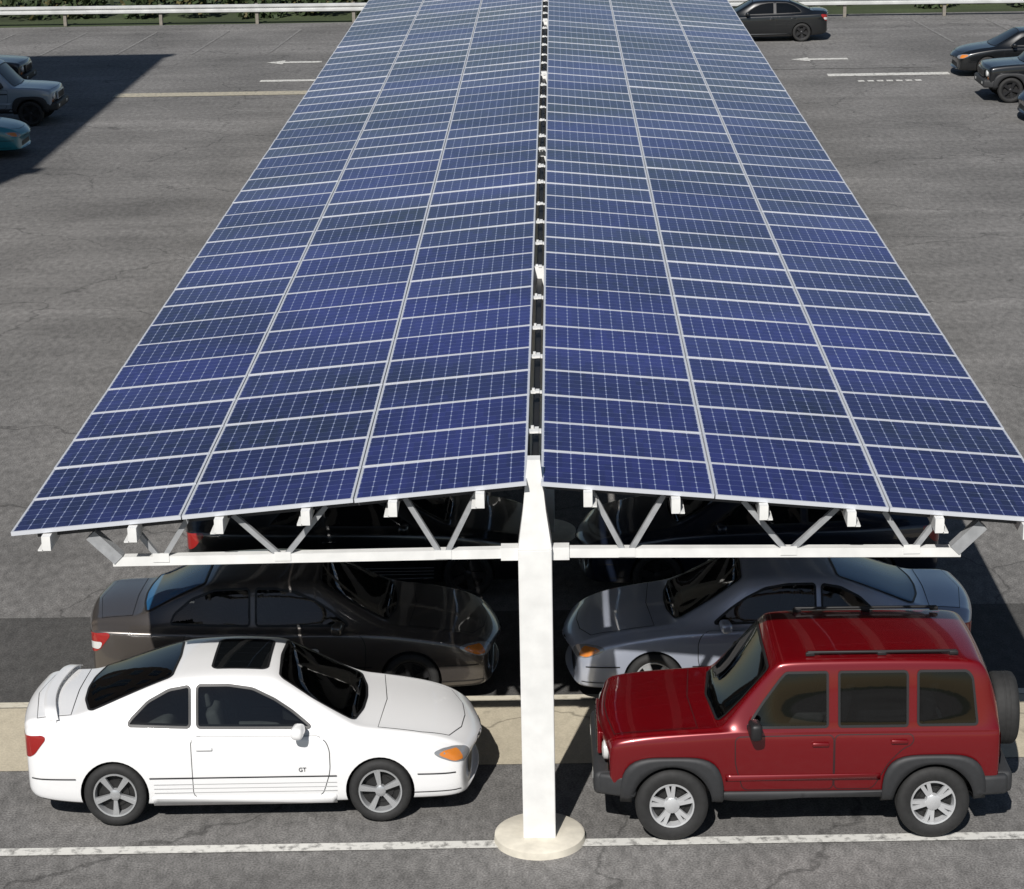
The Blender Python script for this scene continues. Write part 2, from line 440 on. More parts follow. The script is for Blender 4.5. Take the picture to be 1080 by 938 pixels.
SEDAN=keys(TAIL+[
 (-1.25+CS,.90,.18,.955,1.25,.60,.785,0),
 (-.86+CS,.90,.18,.945,1.40,.60,.80,0),
 (-.76+CS,.90,.18,.945,1.42,.60,.80,0),
 (-.10+CS,.90,.18,.93,1.45,.605,.805,0)]+FRONT)
SUV=keys([
 (-2.02,.83,.48,1.04,1.08,.67,.77,-.05),
 (-2.00,.87,.42,1.09,1.18,.70,.82,-.03),
 (-1.96,.885,.40,1.10,1.38,.71,.84,-.02),
 (-1.88,.89,.39,1.10,1.62,.71,.85,-.02),
 (-1.81,.89,.39,1.10,1.735,.71,.85,-.02),
 (-1.70,.89,.38,1.10,1.77,.71,.85,-.01),
 (-1.20,.89,.38,1.10,1.785,.715,.85,0),
 (-.60,.89,.38,1.10,1.79,.715,.85,0),
 (.04,.89,.38,1.10,1.785,.71,.85,0),
 (.25,.89,.38,1.10,1.77,.705,.845,.02),
 (.31,.89,.38,1.10,1.73,.71,.845,.03),
 (.60,.89,.38,1.10,1.42,.73,.845,.05),
 (.84,.89,.38,1.095,1.155,.77,.84,.07),
 (.90,.89,.38,1.09,1.135,.78,.84,.08),
 (1.02,.89,.38,1.085,1.125,.78,.84,.08),
 (1.60,.885,.39,1.055,1.095,.78,.83,.08),
 (1.95,.875,.41,1.02,1.055,.76,.81,.10),
 (2.02,.86,.43,.99,1.02,.73,.78,.12),
 (2.055,.84,.46,.92,.95,.70,.75,.13),
 (2.06,.80,.50,.84,.88,.64,.71,.13)])
def chaikin(poly,cut=.03,it=2):
    P=[Vector(p) for p in poly]
    for _ in range(it):
        Q=[];n=len(P)
        for i in range(n):
            a,b,c=P[i-1],P[i],P[(i+1)%n]
            d1=min(cut,(a-b).length*.3); d2=min(cut,(c-b).length*.3)
            Q.append(b+(a-b).normalized()*d1); Q.append(b+(c-b).normalized()*d2)
        P=Q; cut*=.4
    return [(p.x,p.y) for p in P]
def dense(poly,step):
    out=[]; n=len(poly)
    for i in range(n):
        a=Vector(poly[i]); b=Vector(poly[(i+1)%n]); k=max(1,int((b-a).length/step))
        for j in range(k): out.append(tuple(a+(b-a)*j/k))
    return out
def grow(poly,d):
    P=[Vector(p) for p in poly]; n=len(P)
    area=sum(P[i].x*P[(i+1)%n].y-P[(i+1)%n].x*P[i].y for i in range(n))
    sg=1 if area>0 else -1
    out=[]
    for i in range(n):
        a,b,c=P[i-1],P[i],P[(i+1)%n]
        n1=Vector(((b-a).y,-(b-a).x)); n2=Vector(((c-b).y,-(c-b).x))
        if n1.length>0:n1.normalize()
        if n2.length>0:n2.normalize()
        m=(n1+n2)
        if m.length<1e-4: m=n1
        m.normalize(); out.append(tuple(b+m*d*sg))
    return out
def basis(axis,side):
    c=math.sqrt(.5)
    return {'side':(Vector((0,-side,0)),Vector((1,0,0)),Vector((0,0,1))),
     'front':(Vector((-1,0,0)),Vector((0,1,0)),Vector((0,0,1))),
     'rear':(Vector((1,0,0)),Vector((0,1,0)),Vector((0,0,1))),
     'top':(Vector((0,0,-1)),Vector((1,0,0)),Vector((0,1,0))),
     'fc':(Vector((-c,-side*c,0)),Vector((-c,side*c,0)),Vector((0,0,1))),
     'rc':(Vector((c,-side*c,0)),Vector((c,side*c,0)),Vector((0,0,1)))}[axis]
class Proj:
    def __init__(s,me):
        s.V=[v.co.copy() for v in me.vertices]; s.N=[v.normal.copy() for v in me.vertices]
        s.P=[tuple(p.vertices) for p in me.polygons]
        s.bvh=BVHTree.FromPolygons(s.V,s.P)
    def finish(s,bm,axis,side,off,mats,name,thick=0):
        D,U,V=basis(axis,side)
        dead=[]; nor={}
        for v in bm.verts:
            p=U*v.co.x+V*v.co.y
            h,n,fi,dist=s.bvh.ray_cast(p-D*4,D)
            if h is None: dead.append(v); continue
            nn=Vector()
            for vi in s.P[fi]:
                nn+=s.N[vi]/((s.V[vi]-h).length+1e-3)
            nn.normalize(); v.co=h+nn*off; nor[v]=nn
        if dead: bmesh.ops.delete(bm,geom=dead,context='VERTS')
        bm.faces.ensure_lookup_table()
        for f in bm.faces:
            f.normal_update(); f.smooth=True
            if f.normal.dot(D)>0: f.normal_flip()
        bm.verts.index_update()
        nl=[nor[v] for v in bm.verts]
        me=bpy.data.meshes.new(name); bm.to_mesh(me); bm.free()
        for m in mats: me.materials.append(m)
        if not thick and len(nl): me.normals_split_custom_set_from_vertices(nl)
        o=bpy.data.objects.new(name,me)
        if thick:
            md=o.modifiers.new('s','SOLIDIFY'); md.thickness=thick; md.offset=-1
        return o
    def patch(s,poly,axis,side,off,mats,name,step=.05,thick=0):
        bm=bmesh.new()
        bm.faces.new([bm.verts.new((p[0],p[1],0)) for p in poly])
        bmesh.ops.triangulate(bm,faces=bm.faces[:])
        xs=[p[0] for p in poly]; ys=[p[1] for p in poly]
        for lo,hi,no in ((min(xs),max(xs),(1,0,0)),(min(ys),max(ys),(0,1,0))):
            k=max(1,int((hi-lo)/step))
            for i in range(1,k):
                t=lo+(hi-lo)*i/k
                bmesh.ops.bisect_plane(bm,geom=bm.verts[:]+bm.edges[:]+bm.faces[:],plane_co=(t*no[0],t*no[1],0),plane_no=no,dist=1e-5)
        return s.finish(bm,axis,side,off,mats,name,thick)
    def strip(s,A,B,axis,side,off,mats,name,thick=0,closed=False,nb=1):
        bm=bmesh.new(); n=len(A); rows=[]
        for j in range(nb+1):
            t=j/nb
            rows.append([bm.verts.new((a[0]+(b[0]-a[0])*t,a[1]+(b[1]-a[1])*t,0)) for a,b in zip(A,B)])
        for j in range(nb):
            for i in range(n if closed else n-1):
                bm.faces.new((rows[j][i],rows[j][(i+1)%n],rows[j+1][(i+1)%n],rows[j+1][i]))
        return s.finish(bm,axis,side,off,mats,name,thick)
    def ring(s,poly,axis,side,off,mats,name,step,fo_,fi_):
        P=dense(poly,step)
        return s.strip(grow(P,fo_),grow(P,fi_),axis,side,off,mats,name,closed=True)
WM={}
def wheel_meshes(Rr,kind):
    key=(Rr,kind)
    if key in WM: return WM[key]
    rr=Rr*(.62 if kind=='suv' else .70)
    bm=bmesh.new()
    lathe(bm,[(rr,-.1),(Rr*.9,-.108),(Rr*.975,-.09),(Rr,-.065),(Rr,-.02),(Rr*.992,-.018),(Rr*.992,-.008),(Rr,-.006),(Rr,.02),(Rr*.992,.022),(Rr*.992,.03),(Rr,.032),(Rr,.065),(Rr*.975,.09),(Rr*.9,.108),(Rr*.8,.112),(rr+.012,.103),(rr,.09)],44)
    ty=mesh_from_bm(bm,'tyre',[RUB],50)
    bm=bmesh.new()
    lathe(bm,[(rr,.088),(rr*.985,.098),(rr*.92,.094),(rr*.88,.06),(rr*.86,-.06)],44)
    for k in range(5):
        a0=2*math.pi*k/5+.3
        def P(r,t,y,a): return Vector((r*math.cos(a)-t*math.sin(a),y,r*math.sin(a)+t*math.cos(a)))
        if kind=='star': sp=[(a0-.09,.014,.013),(a0+.09,.014,.013),(a0,.022,.008)]
        elif kind=='suv': sp=[(a0-.16,.020,.020),(a0+.16,.020,.020)]
        else: sp=[(a0,.03,.05)]
        for q_,(a,w0,w1) in enumerate(sp):
            dy=.001*q_
            top=[P(.03,-w0,.078+dy,a),P(.03,w0,.078+dy,a),P(rr*.92,w1,.092+dy,a),P(rr*.92,-w1,.092+dy,a)]
            bot=[p-Vector((0,.035,0)) for p in top]
            tv=[bm.verts.new(p) for p in top]; bv=[bm.verts.new(p) for p in bot]
            bm.faces.new(tv)
            for i in range(4): bm.faces.new((tv[i],tv[(i+1)%4],bv[(i+1)%4],bv[i]))
    hr=.085 if kind=='suv' else .06
    lathe(bm,[(.001,.1),(hr*.55,.1),(hr*.9,.09),(hr,.04)],20)
    bmesh.ops.recalc_face_normals(bm,faces=bm.faces)
    ri=mesh_from_bm(bm,'rim',[{'star':ALLOYD,'dark':ALLOYK}.get(kind,ALLOY)],35)
    bm=bmesh.new(); lathe(bm,[(.001,.03),(rr*.6,.03),(rr*.6,.015),(rr*.9,.01),(rr*.9,-.09),(.001,-.09)],32)
    hu=mesh_from_bm(bm,'wheel',[DARKM],35)
    WM[key]=(hu,ty,ri); return WM[key]
def add_wheel(parent,x,y,z,Rr,kind,side):
    hu,ty,ri=wheel_meshes(Rr,kind)
    w=bpy.data.objects.new('wheel',hu); w.location=(x,y,z); w.rotation_euler=(0,random.uniform(0,1),0 if side>0 else math.pi); link(w,parent)
    for n,m in (('tyre',ty),('rim',ri)):
        o=bpy.data.objects.new(n,m); link(o,w)
    return w
def sh(poly,d): return [(x+d,y) for x,y in poly]
WS=chaikin(sh([(1.22,-.62),(1.30,-.3),(1.32,0),(1.30,.3),(1.22,.62),(.80,.575),(.47,.49),(.445,0),(.47,-.49),(.80,-.575)],CS),.03)
WIN={'coupe':{
  'side':[chaikin(sh([(-.37,.985),(.80,.965),(.60,1.11),(.42,1.22),(.2,1.315),(-.05,1.35),(-.37,1.35)],CS),.02),
          chaikin(sh([(-.45,.988),(-.45,1.345),(-.66,1.31),(-.88,1.205),(-1.06,1.05),(-1.09,1.005)],CS),.02)],
  'windshield':WS,
  'rear':chaikin(sh([(-1.50,-.61),(-1.59,-.3),(-1.61,0),(-1.59,.3),(-1.50,.61),(-1.05,.55),(-.65,.48),(-.62,0),(-.65,-.48),(-1.05,-.55)],CS),.03),
  'wz':.93,'rz':1.03,'cab':(-1.45+CS,1.10+CS),'cz':.50},
 'sedan':{
  'side':[chaikin(sh([(-.26,.985),(.80,.965),(.60,1.11),(.42,1.22),(.2,1.315),(-.05,1.355),(-.26,1.36)],CS),.02),
          chaikin(sh([(-.34,.985),(-.34,1.36),(-.74,1.345),(-1.0,1.25),(-1.20,1.10),(-1.24,1.01)],CS),.02)],
  'windshield':WS,
  'rear':chaikin(sh([(-1.53,-.61),(-1.59,-.3),(-1.61,0),(-1.59,.3),(-1.53,.61),(-1.2,.55),(-.86,.50),(-.84,0),(-.86,-.50),(-1.2,-.55)],CS),.03),
  'wz':.93,'rz':1.03,'cab':(-1.45+CS,1.10+CS),'cz':.50},
 'suv':{
  'side':[chaikin([(-.24,1.155),(.56,1.15),(.40,1.38),(.23,1.60),(.17,1.66),(-.24,1.665)],.014),
          chaikin([(-.36,1.155),(-.36,1.665),(-1.02,1.665),(-1.04,1.645),(-1.04,1.155)],.014),
          chaikin([(-1.15,1.16),(-1.15,1.665),(-1.64,1.66),(-1.69,1.60),(-1.74,1.16)],.018)],
  'windshield':chaikin(sh([(.93,-.63),(1.0,0),(.93,.63),(.68,.66),(.42,.64),(.43,0),(.42,-.64),(.68,-.66)],-.08),.025),
  'rear':None,'wz':1.12,'rz':0,'cab':(-1.80,.80),'cz':.60}}
BC={}
def body_meshes(kind,st,wb,Rr,arch,low):
    key=(kind,low)
    if key in BC: return BC[key]
    boxy=kind=='suv'
    bm=build_body(st,boxy); me=bpy.data.meshes.new('tmp'); bm.to_mesh(me); bm.free()
    for p in me.polygons: p.use_smooth=True
    ob=bpy.data.objects.new('tmp',me); COL.objects.link(ob)
    sb=ob.modifiers.new('s','SUBSURF'); sb.levels=2 if low else 3; sb.render_levels=sb.levels
    dg=bpy.context.evaluated_depsgraph_get(); dg.update()
    m1=bpy.data.meshes.new_from_object(ob.evaluated_get(dg))
    pr=Proj(m1)
    tmp=[ob]
    def cutter(b):
        bmesh.ops.recalc_face_normals(b,faces=b.faces)
        cm=bpy.data.meshes.new('cut'); b.to_mesh(cm); b.free(); co=bpy.data.objects.new('cut',cm); COL.objects.link(co); tmp.append(co)
        bo=ob.modifiers.new('b','BOOLEAN'); bo.object=co; bo.operation='DIFFERENCE'; bo.solver='EXACT'
    def prism(b,poly,fn,l0,l1):
        A=[b.verts.new(fn(x,y,l0)) for x,y in poly]; B=[b.verts.new(fn(x,y,l1)) for x,y in poly]; n=len(poly)
        b.faces.new(A); b.faces.new(B)
        for i in range(n): b.faces.new((A[i],A[(i+1)%n],B[(i+1)%n],B[i]))
    cb=bmesh.new()
    for x in (-wb/2,wb/2):
        for s in (-1,1):
            bmesh.ops.create_cone(cb,cap_ends=True,segments=40,radius1=arch,radius2=arch,depth=.6,matrix=Matrix.Translation((x,s*.90,Rr+.01))@Matrix.Rotation(R(90),4,'X'))
    cutter(cb)
    if not low:
        W=WIN[kind]
        c0,c1=W['cab']
        def interp(x):
            for a,b in zip(st,st[1:]):
                if a['x']<=x<=b['x']:
                    t=(x-a['x'])/(b['x']-a['x']); return {k:a[k]+(b[k]-a[k])*t for k in a}
        cst=[]
        for x in [c0]+[s['x'] for s in st if c0+.04<s['x']<c1-.04]+[c1]:
            d=dict(interp(x)); d['x']=x; d['w']-=.09; d['g']-=.07; d['wr']-=.045; d['zb']=W['cz']; d['zt']-=.055; d['bow']=0; d['zt']=max(d['zt'],d['zs']+.01); cst.append(d)
        cutter(build_body(cst,boxy))
        cb=bmesh.new()
        for pl in W['side']:
            for s in (-1,1): prism(cb,grow(pl,-.004),lambda x,y,l,s=s:(x,s*l,y),.32,1.3)
        cutter(cb)
        cb=bmesh.new(); prism(cb,grow(W['windshield'],-.004),lambda x,y,l:(x,y,l),W['wz'],2.3)
        if W['rear']: prism(cb,grow(W['rear'],-.004),lambda x,y,l:(x,y,l),W['rz'],2.3)
        cutter(cb)
    dg=bpy.context.evaluated_depsgraph_get(); dg.update()
    m2=bpy.data.meshes.new_from_object(ob.evaluated_get(dg))
    for o in tmp: bpy.data.objects.remove(o)
    m2.materials.clear(); m2.materials.append(None); m2.materials.append(BLK); m2.materials.append(INT)
    for p in m2.polygons:
        c=p.center; mi=0
        for x in (-wb/2,wb/2):
            d=math.hypot(c.x-x,c.z-Rr-.01)
            if abs(c.y)<.893 and ((abs(d-arch)<.012 and (abs(p.normal.y)<.3)) or (d<arch and abs(c.y)<.65)): mi=1
        if p.normal.z<-.6 and c.z<.5: mi=1
        if mi==0 and not low:
            h=pr.bvh.find_nearest(c)
            if h[0] is not None and h[3]>.008: mi=2
        p.material_index=mi
        p.use_smooth=True
    m2.set_sharp_from_angle(angle=R(38))
    BC[key]=(m2,pr); return BC[key]
def rbox(name,size,mats,parent,loc,rot=(0,0,0),bev=.03,smooth=40):
    bm=bmesh.new(); obox(bm,(0,0,0),size,bev=bev)
    o=bpy.data.objects.new(name,mesh_from_bm(bm,name,mats,smooth)); o.location=loc; o.rotation_euler=rot; link(o,parent); return o
def panel(pr,root,name,poly,axis,side,pm,step=.05):
    a=pr.patch(grow(poly,.009),axis,side,.0015,[BLK],name+'_seam',step)
    b=pr.patch(poly,axis,side,.0035,[pm],name,step)
    link(b,root); link(a,b); return b
def seat(root,x,y,z,h,w=.46):
    bm=bmesh.new()
    obox(bm,(.22,0,0),(.50,w,.16),bev=.05)
    rot=Matrix.Rotation(R(-14),3,'Y')
    obox(bm,(-.10,0,h*.42),(.13,w,h*.85),rot,bev=.05)
    obox(bm,(-.22,0,h*.95),(.09,.25,.17),rot,bev=.035)
    o=bpy.data.objects.new('seat',mesh_from_bm(bm,'seat',[SEAT],45)); o.location=(x,y,z); link(o,root)
def make_car(kind,label,loc,rz,pm,cat='car',group=None,low=False,opts=(),scale=(1,1,1)):
    root=empty('parked_car',loc,label,cat,group,rz)
    root.scale=scale
    st,wb,Rr,arch={'coupe':(COUPE,2.74,.325,.355),'sedan':(SEDAN,2.74,.325,.355),'suv':(SUV,2.64,.37,.415)}[kind]
    m2,pr=body_meshes(kind,st,wb,Rr,arch,low)
    me=m2.copy(); me.materials[0]=pm
    b=bpy.data.objects.new('body',me); link(b,root)
    G1=GLASS if low else GLASSC
    G2=GLASS if low else (GLASST if kind=='suv' else GLASSC)
    if kind=='suv' and not low: G1=clear_glass('suv_front_glass',(.26,.28,.28))
    GR=GLASSB if 'blue' in opts else (GLASS if low else GLASST)
    step=.05 if not low else .14
    def win(name,p,axis,side,mat,fr=.014):
        g=pr.patch(p,axis,side,.0065,[mat],name,step); link(g,root)
        f=pr.ring(p,axis,side,.009,[BLK],'window_frame',step,fr,-.010); link(f,g)
        return g
    W=WIN[kind]
    for s in (-1,1):
        for i,pl in enumerate(W['side']): win('window',pl,'side',s,G1 if i==0 else G2)
    win('windshield',W['windshield'],'top',1,G1)
    if not low:
        if kind!='suv':
            for y in (-.36,.36): seat(root,-.22,y,.55,.62)
            rbox('rear_seat',(.45,1.1,.5),[SEAT],root,(-1.0,0,.68),(0,R(-10),0),.08)
            rbox('dashboard',(.30,1.2,.18),[INT],root,(.86,0,.84),bev=.06)
            for y in (-.30,.25): rbox('wiper',(.03,.52,.015),[BLK],root,(1.08,y,.985),(0,R(20),R(8)),bev=.004)
        else:
            for y in (-.38,.38): seat(root,-.30,y,.82,.66,.48)
            for y in (-.38,.38): seat(root,-1.15,y,.84,.60,.60)
            rbox('dashboard',(.28,1.35,.2),[INT],root,(.62,0,1.02),bev=.06)
        bm=bmesh.new()
        seg=28
        for i in range(seg):
            a=2*math.pi*i/seg; b2=2*math.pi*(i+1)/seg
            beam(bm,(0,.185*math.cos(a),.185*math.sin(a)),(0,.185*math.cos(b2),.185*math.sin(b2)),.028,.028)
        beam(bm,(0,-.17,0),(0,.17,0),.03,.05)
        o=bpy.data.objects.new('steering_wheel',mesh_from_bm(bm,'steering_wheel',[BLK])); o.location=(.36,.38,1.12) if kind=='suv' else (.52,.36,.93); o.rotation_euler=(0,R(-28),0); link(o,root)
    if kind!='suv':
        for s in (-1,1):
            if kind=='coupe':
                d=panel(pr,root,'door',chaikin(sh([(-.44,.29),(.88,.29),(.97,.55),(.97,.80),(.90,.895),(-.44,.915)],CS+.01),.04),'side',s,pm,step)
                rbox('door_handle',(.17,.03,.035),[pm],d,(-.42,s*.905,.81),bev=.012)
            else:
                d=panel(pr,root,'door',chaikin(sh([(-.30,.29),(.88,.29),(.97,.55),(.97,.80),(.90,.895),(-.30,.915)],CS+.01),.04),'side',s,pm,step)
                rbox('door_handle',(.17,.03,.035),[pm],d,(-.30,s*.905,.81),bev=.012)
                d=panel(pr,root,'door',chaikin(sh([(-.33,.29),(-.33,.915),(-1.10,.925),(-1.06,.75),(-.88,.60),(-.80,.29)],CS+.01),.04),'side',s,pm,step)
                rbox('door_handle',(.17,.03,.035),[pm],d,(-1.06,s*.905,.83),bev=.012)
            sk=pr.patch([(-.98,.21),(.92,.21),(.92,.30),(-.98,.30)],'side',s,.016,[pm],'side_skirt',step,.02); link(sk,root)
            if kind=='coupe':
                for zz in (.345,.39,.435):
                    rb=pr.patch([(-.96,zz),(.93,zz),(.93,zz+.007),(-.96,zz+.007)],'side',s,.0055,[RIBM],'side_cladding_rib',step); link(rb,root)
            for q in ([(-1.0,.50),(.93,.50),(.93,.514),(-1.0,.514)],[(-2.22,.50),(-1.76,.50),(-1.76,.513),(-2.22,.513)],[(1.76,.50),(2.15,.49),(2.15,.503),(1.76,.513)]):
                tr=pr.patch(q,'side',s,.0075,[BLK],'side_trim',step); link(tr,root)
            bl=pr.patch([(1.72,.305),(2.2,.305),(2.2,.315),(1.72,.315)],'side',s,.006,[BLK],'bumper_seam',step); link(bl,root)
            hl=pr.patch(chaikin([(-1.22,.61),(-1.18,.67),(-1.02,.715),(-.84,.73),(-.75,.72),(-.78,.67),(-.92,.60),(-1.10,.575)],.03),'fc',s,.006,[HLAMP],'headlight',.03); link(hl,root)
            am=pr.patch(chaikin([(-1.06,.60),(-1.04,.695),(-.84,.712),(-.79,.69),(-.92,.61)],.02),'fc',s,.009,[AMBER],'turn_signal',.03); link(am,hl)
            tl=pr.patch(chaikin([(-1.34,.74),(-1.34,.90),(-1.06,.93),(-.86,.955),(-.83,.92),(-.93,.76),(-1.0,.72)],.02),'rc',s,.006,[RLAMP],'taillight',.03); link(tl,root)
            if kind=='sedan':
                rv=pr.patch(chaikin([(-1.14,.755),(-1.14,.83),(-.90,.85),(-.93,.765)],.02),'rc',s,.010,[CLAMP],'reverse_light',.03); link(rv,tl)
            mr=rbox('mirror',(.13,.20,.12),[pm],root,(.56,s*.99,1.01),(0,0,s*.15),.045)
            rbox('mirror_stalk',(.06,.16,.04),[BLK],mr,(.01,-s*.12,-.05),bev=.012)
        win('rear_window',W['rear'],'top',1,GR)
        if 'sunroof' in opts: win('sunroof',chaikin(sh([(-.24,-.39),(.33,-.39),(.33,.39),(-.24,.39)],CS),.04),'top',1,GLASS)
        panel(pr,root,'hood',[(1.36,-.68),(1.42,0),(1.36,.68),(1.8,.66),(2.08,.58),(2.2,.3),(2.23,0),(2.2,-.3),(2.08,-.58),(1.8,-.66)],'top',1,pm,step)
        panel(pr,root,'trunk_lid',[(-1.82,-.60),(-1.84,0),(-1.82,.60),(-2.16,.62),(-2.26,0),(-2.16,-.62)],'top',1,pm,step)
        g=pr.patch(chaikin([(-.45,.30),(.45,.30),(.40,.42),(-.40,.42)],.03),'front',1,.006,[BLK],'grille',.05); link(g,root)
        for s in (-1,1):
            g=pr.patch(chaikin([(s*.04,.57),(s*.3,.58),(s*.28,.63),(s*.04,.62)],.02),'front',1,.006,[BLK],'nostril_grille',.05); link(g,root)
        p=pr.patch([(-.16,.50),(.16,.50),(.16,.62),(-.16,.62)],'rear',1,.012,[WHITEP],'licence_plate',.1); link(p,root)
        if 'spoiler' in opts:
            bm=bmesh.new(); N=28; rings=[]
            for i in range(N+1):
                t=i/N*2-1; y=t*.71; drop=.055*max(0,(abs(t)-.74)/.26)**1.8; xx=-2.11+.12*t*t
                rings.append([bm.verts.new(v) for v in ((xx-.06,y,1.118-drop),(xx-.02,y,1.130-drop),(xx+.06,y,1.123-drop),(xx+.065,y,1.113-drop),(xx-.02,y,1.105-drop))])
            for i in range(N):
                for k in range(5): bm.faces.new((rings[i][k],rings[i][(k+1)%5],rings[i+1][(k+1)%5],rings[i+1][k]))
            bm.faces.new(rings[0]); bm.faces.new(rings[-1])
            for s in (-1,1):
                obox(bm,(-2.08,s*.28,1.09),(.08,.03,.06),bev=.01)
                obox(bm,(-2.00,s*.695,1.035),(.10,.03,.06),bev=.01)
            bmesh.ops.recalc_face_normals(bm,faces=bm.faces)
            o=bpy.data.objects.new('spoiler',mesh_from_bm(bm,'spoiler',[pm],40)); link(o,root)
        if 'badge' in opts:
            for s in (-1,1):
                cu=bpy.data.curves.new('badge','FONT'); cu.body='GT'; cu.size=.06; cu.extrude=.002; cu.align_x='CENTER'
                ft=bpy.data.objects.new('tmpt',cu); COL.objects.link(ft)
                dg=bpy.context.evaluated_depsgraph_get(); dg.update()
                tm=bpy.data.meshes.new_from_object(ft.evaluated_get(dg)); bpy.data.objects.remove(ft)
                tm.materials.clear(); tm.materials.append(CLAD)
                o=bpy.data.objects.new('badge_lettering',tm)
                o.location=(.58,s*.909,.56); o.rotation_euler=(R(90),0,0 if s<0 else R(180)); link(o,root)
        wk='star' if 'star' in opts else 'flat'
        wy=.79
    else:
        for s in (-1,1):
            d=panel(pr,root,'door',chaikin([(-.30,.52),(.60,.52),(.68,.80),(.68,1.06),(-.30,1.07)],.03),'side',s,pm,step)
            rbox('door_handle',(.17,.03,.04),[pm],d,(-.17,s*.90,.99),bev=.012)
            d=panel(pr,root,'door',chaikin([(-1.10,1.07),(-.32,1.07),(-.32,.52),(-.70,.52),(-.86,.80),(-1.0,.94),(-1.10,.98)],.03),'side',s,pm,step)
            rbox('door_handle',(.17,.03,.04),[pm],d,(-.96,s*.90,1.01),bev=.012)
            for ax in (-1.32,1.32):
                N=34; a0,a1=R(-18),R(198); A=[];B=[]
                for i in range(N+1):
                    a=a0+(a1-a0)*i/N; ca,sa=math.cos(a),math.sin(a)
                    rad=1/((abs(ca)**3.8+abs(sa)**3.8)**(1/3.8))
                    A.append((ax+.52*rad*ca,.38+.49*rad*sa)); B.append((ax+.41*ca,.38+.41*sa))
                f=pr.strip(A,B,'side',s,.055,[CLAD],'wheel_arch_flare',thick=.055,nb=3); link(f,root)
            rk=pr.patch([(-.84,.385),(.84,.385),(.84,.50),(-.84,.50)],'side',s,.03,[CLAD],'rocker_cladding',step,.03); link(rk,root)
            tr=pr.patch([(-.78,.62),(.78,.62),(.78,.68),(-.78,.68)],'side',s,.014,[pm],'side_trim',step,.012); link(tr,root)
            bm=bmesh.new(); lathe(bm,[(.001,.03),(.07,.025),(.095,.01),(.1,-.03)],24)
            bmesh.ops.rotate(bm,verts=bm.verts,matrix=Matrix.Rotation(R(-90),3,'Z'))
            o=bpy.data.objects.new('headlight',mesh_from_bm(bm,'headlight',[CLAMP],40)); o.location=(1.99,s*.60,.84); link(o,root)
            o=pr.patch(chaikin([(-.98,.68),(-.98,.76),(-.84,.76),(-.82,.68)],.02),'fc',s,.01,[AMBER],'turn_signal',.03); link(o,root)
            tl=pr.patch(chaikin([(-.99,.80),(-.99,1.05),(-.80,1.05),(-.80,.80)],.02),'rc',s,.012,[RLAMP],'taillight',.03); link(tl,root)
            mr=rbox('mirror',(.12,.20,.17),[BLK],root,(.50,s*1.02,1.20),(0,0,s*.12),.04)
            rbox('mirror_stalk',(.07,.16,.05),[BLK],mr,(.01,-s*.13,-.05),bev=.012)
            rr=rbox('roof_rail',(1.5,.026,.026),[BLK],root,(-.80,s*.60,1.816),bev=.008)
            for xx in (.72,0,-.72): rbox('rail_foot',(.09,.03,.035),[BLK],rr,(xx,0,-.018),bev=.006)
            fg=rbox('fog_light',(.03,.14,.08),[CLAMP],root,(2.10,s*.52,.56),bev=.012)
        win('rear_window',chaikin([(-.60,1.20),(.60,1.20),(.56,1.58),(-.56,1.58)],.05),'rear',1,GLASS)
        panel(pr,root,'hood',[(1.06,-.75),(1.12,0),(1.06,.75),(1.6,.74),(1.89,.70),(1.95,.3),(1.97,0),(1.95,-.3),(1.89,-.70),(1.6,-.74)],'top',1,pm,step)
        bm=bmesh.new()
        obox(bm,(2.035,0,.83),(.05,.86,.24),bev=.02,mi=1)
        for k in range(7): obox(bm,(2.055,-.33+k*.11,.83),(.03,.06,.18),bev=.010,mi=0)
        g=bpy.data.objects.new('grille',mesh_from_bm(bm,'grille',[BLK,pm],40)); link(g,root)
        rbox('bumper',(.22,1.60,.24),[CLAD],root,(2.00,0,.56),bev=.06)
        rbox('bumper',(.22,1.66,.22),[CLAD],root,(-2.02,0,.54),bev=.05)
        for s in (-1,1):
            rbox('bumper_corner',(.40,.10,.22),[CLAD],root,(1.87,s*.81,.56),(0,0,-s*.32),bev=.04)
            rbox('bumper_corner',(.34,.10,.20),[CLAD],root,(-1.90,s*.86,.54),(0,0,s*.12),bev=.04)
        w=add_wheel(root,-2.15,0,.97,.36,'suv',1); w.name='spare_wheel'; w.rotation_euler=(0,0,R(90)); w.scale=(1,1.2,1)
        wk='suv'; wy=.82
    if 'dark' in opts: wk='dark'
    for x in (-wb/2,wb/2):
        for s in (-1,1): add_wheel(root,x,s*(wy-.005),Rr,Rr,wk,s)
    return root
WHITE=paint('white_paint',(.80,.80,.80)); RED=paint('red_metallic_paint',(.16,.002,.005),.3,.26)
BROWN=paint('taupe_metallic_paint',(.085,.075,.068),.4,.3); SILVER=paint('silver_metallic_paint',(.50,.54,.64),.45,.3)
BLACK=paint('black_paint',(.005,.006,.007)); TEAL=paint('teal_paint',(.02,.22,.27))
PALE=paint('pale_silver_paint',(.30,.36,.42),.1); DGREY=paint('dark_grey_paint',(.010,.011,.013),.3); NAVY=paint('navy_paint',(.010,.015,.03),.3)

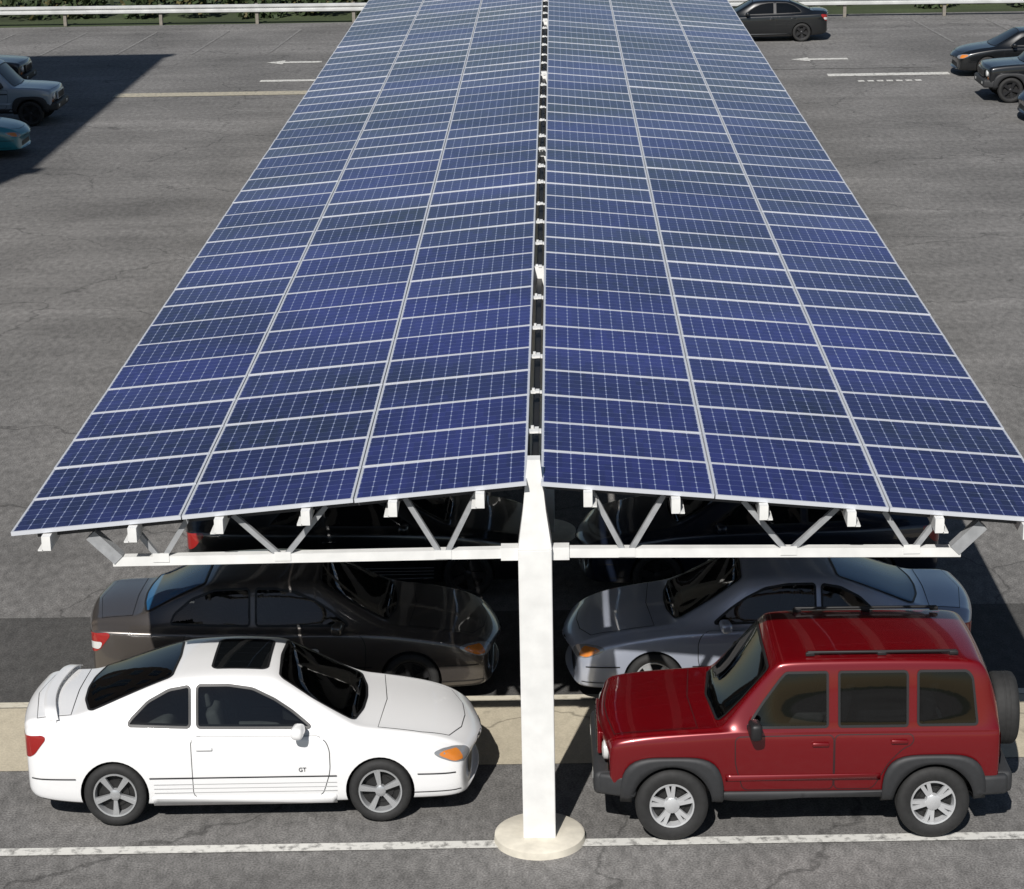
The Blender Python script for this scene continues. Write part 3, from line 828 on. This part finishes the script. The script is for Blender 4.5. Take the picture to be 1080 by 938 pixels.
make_car('coupe','white two-door coupe with sunroof and rear spoiler beside the post',(-3.04,1.24,.012),R(.9),WHITE,opts=('sunroof','spoiler','badge','star'),scale=(1.005,1.0,1.08))
make_car('suv','dark red boxy off-road vehicle with roof rack and spare wheel',(2.66,.82,.012),R(180.4),RED,cat='suv',scale=(1,1,1.06))
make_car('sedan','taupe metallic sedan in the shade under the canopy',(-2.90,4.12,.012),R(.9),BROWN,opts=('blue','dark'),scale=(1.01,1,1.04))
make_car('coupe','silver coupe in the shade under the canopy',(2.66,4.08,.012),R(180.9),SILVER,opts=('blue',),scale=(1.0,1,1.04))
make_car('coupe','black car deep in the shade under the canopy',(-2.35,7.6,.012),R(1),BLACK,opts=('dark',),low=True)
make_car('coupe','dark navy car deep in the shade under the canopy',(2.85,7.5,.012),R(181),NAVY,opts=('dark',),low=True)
G='cars parked across the far side of the car park'
make_car('sedan','black car near the crash barrier',(7.65,61.6,.004),R(180),BLACK,'car',G,True,('dark',))
make_car('sedan','black car parked at the edge of the car park',(15.3,52.4,.004),R(180),BLACK,'car',G,True,('dark',))
make_car('suv','dark grey sport utility vehicle parked in a row',(15.0,47.3,.004),R(180),DGREY,'suv',G,True,('dark',))
make_car('coupe','dark car parked at the end of the row',(15.7,43.4,.004),R(180),NAVY,'car',G,True,('dark',))
make_car('suv','pale silver sport utility vehicle in deep shadow',(-16.4,45.8,.004),R(0),PALE,'suv',G,True,('dark',))
make_car('suv','black sport utility vehicle in deep shadow',(-18.6,51.5,.004),R(0),BLACK,'suv',G,True,('dark',))
make_car('coupe','teal car parked in deep shadow',(-16.5,40.4,.004),R(0),TEAL,'car',G,True,('dark',))

# ------------------------------------------------------------ light
EL,AZ=42,13
d=Vector((math.sin(R(AZ))*math.cos(R(EL)),math.cos(R(AZ))*math.cos(R(EL)),-math.sin(R(EL))))
sl=bpy.data.lights.new('sun','SUN'); sl.energy=5.0; sl.angle=R(.5); sl.color=(1,.965,.92)
so=bpy.data.objects.new('sun',sl); so.rotation_euler=d.to_track_quat('-Z','Y').to_euler(); COL.objects.link(so)
w=bpy.data.worlds.new('World'); sc.world=w; w.use_nodes=True; nt=w.node_tree
bg=nt.nodes['Background']; sky=nt.nodes.new('ShaderNodeTexSky'); sky.sky_type='NISHITA'; sky.sun_disc=False
sky.sun_elevation=R(EL); sky.sun_rotation=R(180+AZ); sky.air_density=1; sky.dust_density=.4
nt.links.new(sky.outputs[0],bg.inputs[0]); bg.inputs[1].default_value=.05

# ------------------------------------------------------------ camera
cam=bpy.data.cameras.new('camera'); co=bpy.data.objects.new('camera',cam); COL.objects.link(co)
cam.sensor_width=36; cam.sensor_fit='HORIZONTAL'; cam.lens=2396/1080*36; cam.clip_end=1500; cam.clip_start=.5
M=Matrix.Rotation(R(1.29),4,'Z')@Matrix.Rotation(R(90-17.5),4,'X')@Matrix.Rotation(R(-1.1),4,'Z')
co.matrix_world=Matrix.Translation((.265,-20.97,10.85))@M
sc.camera=co
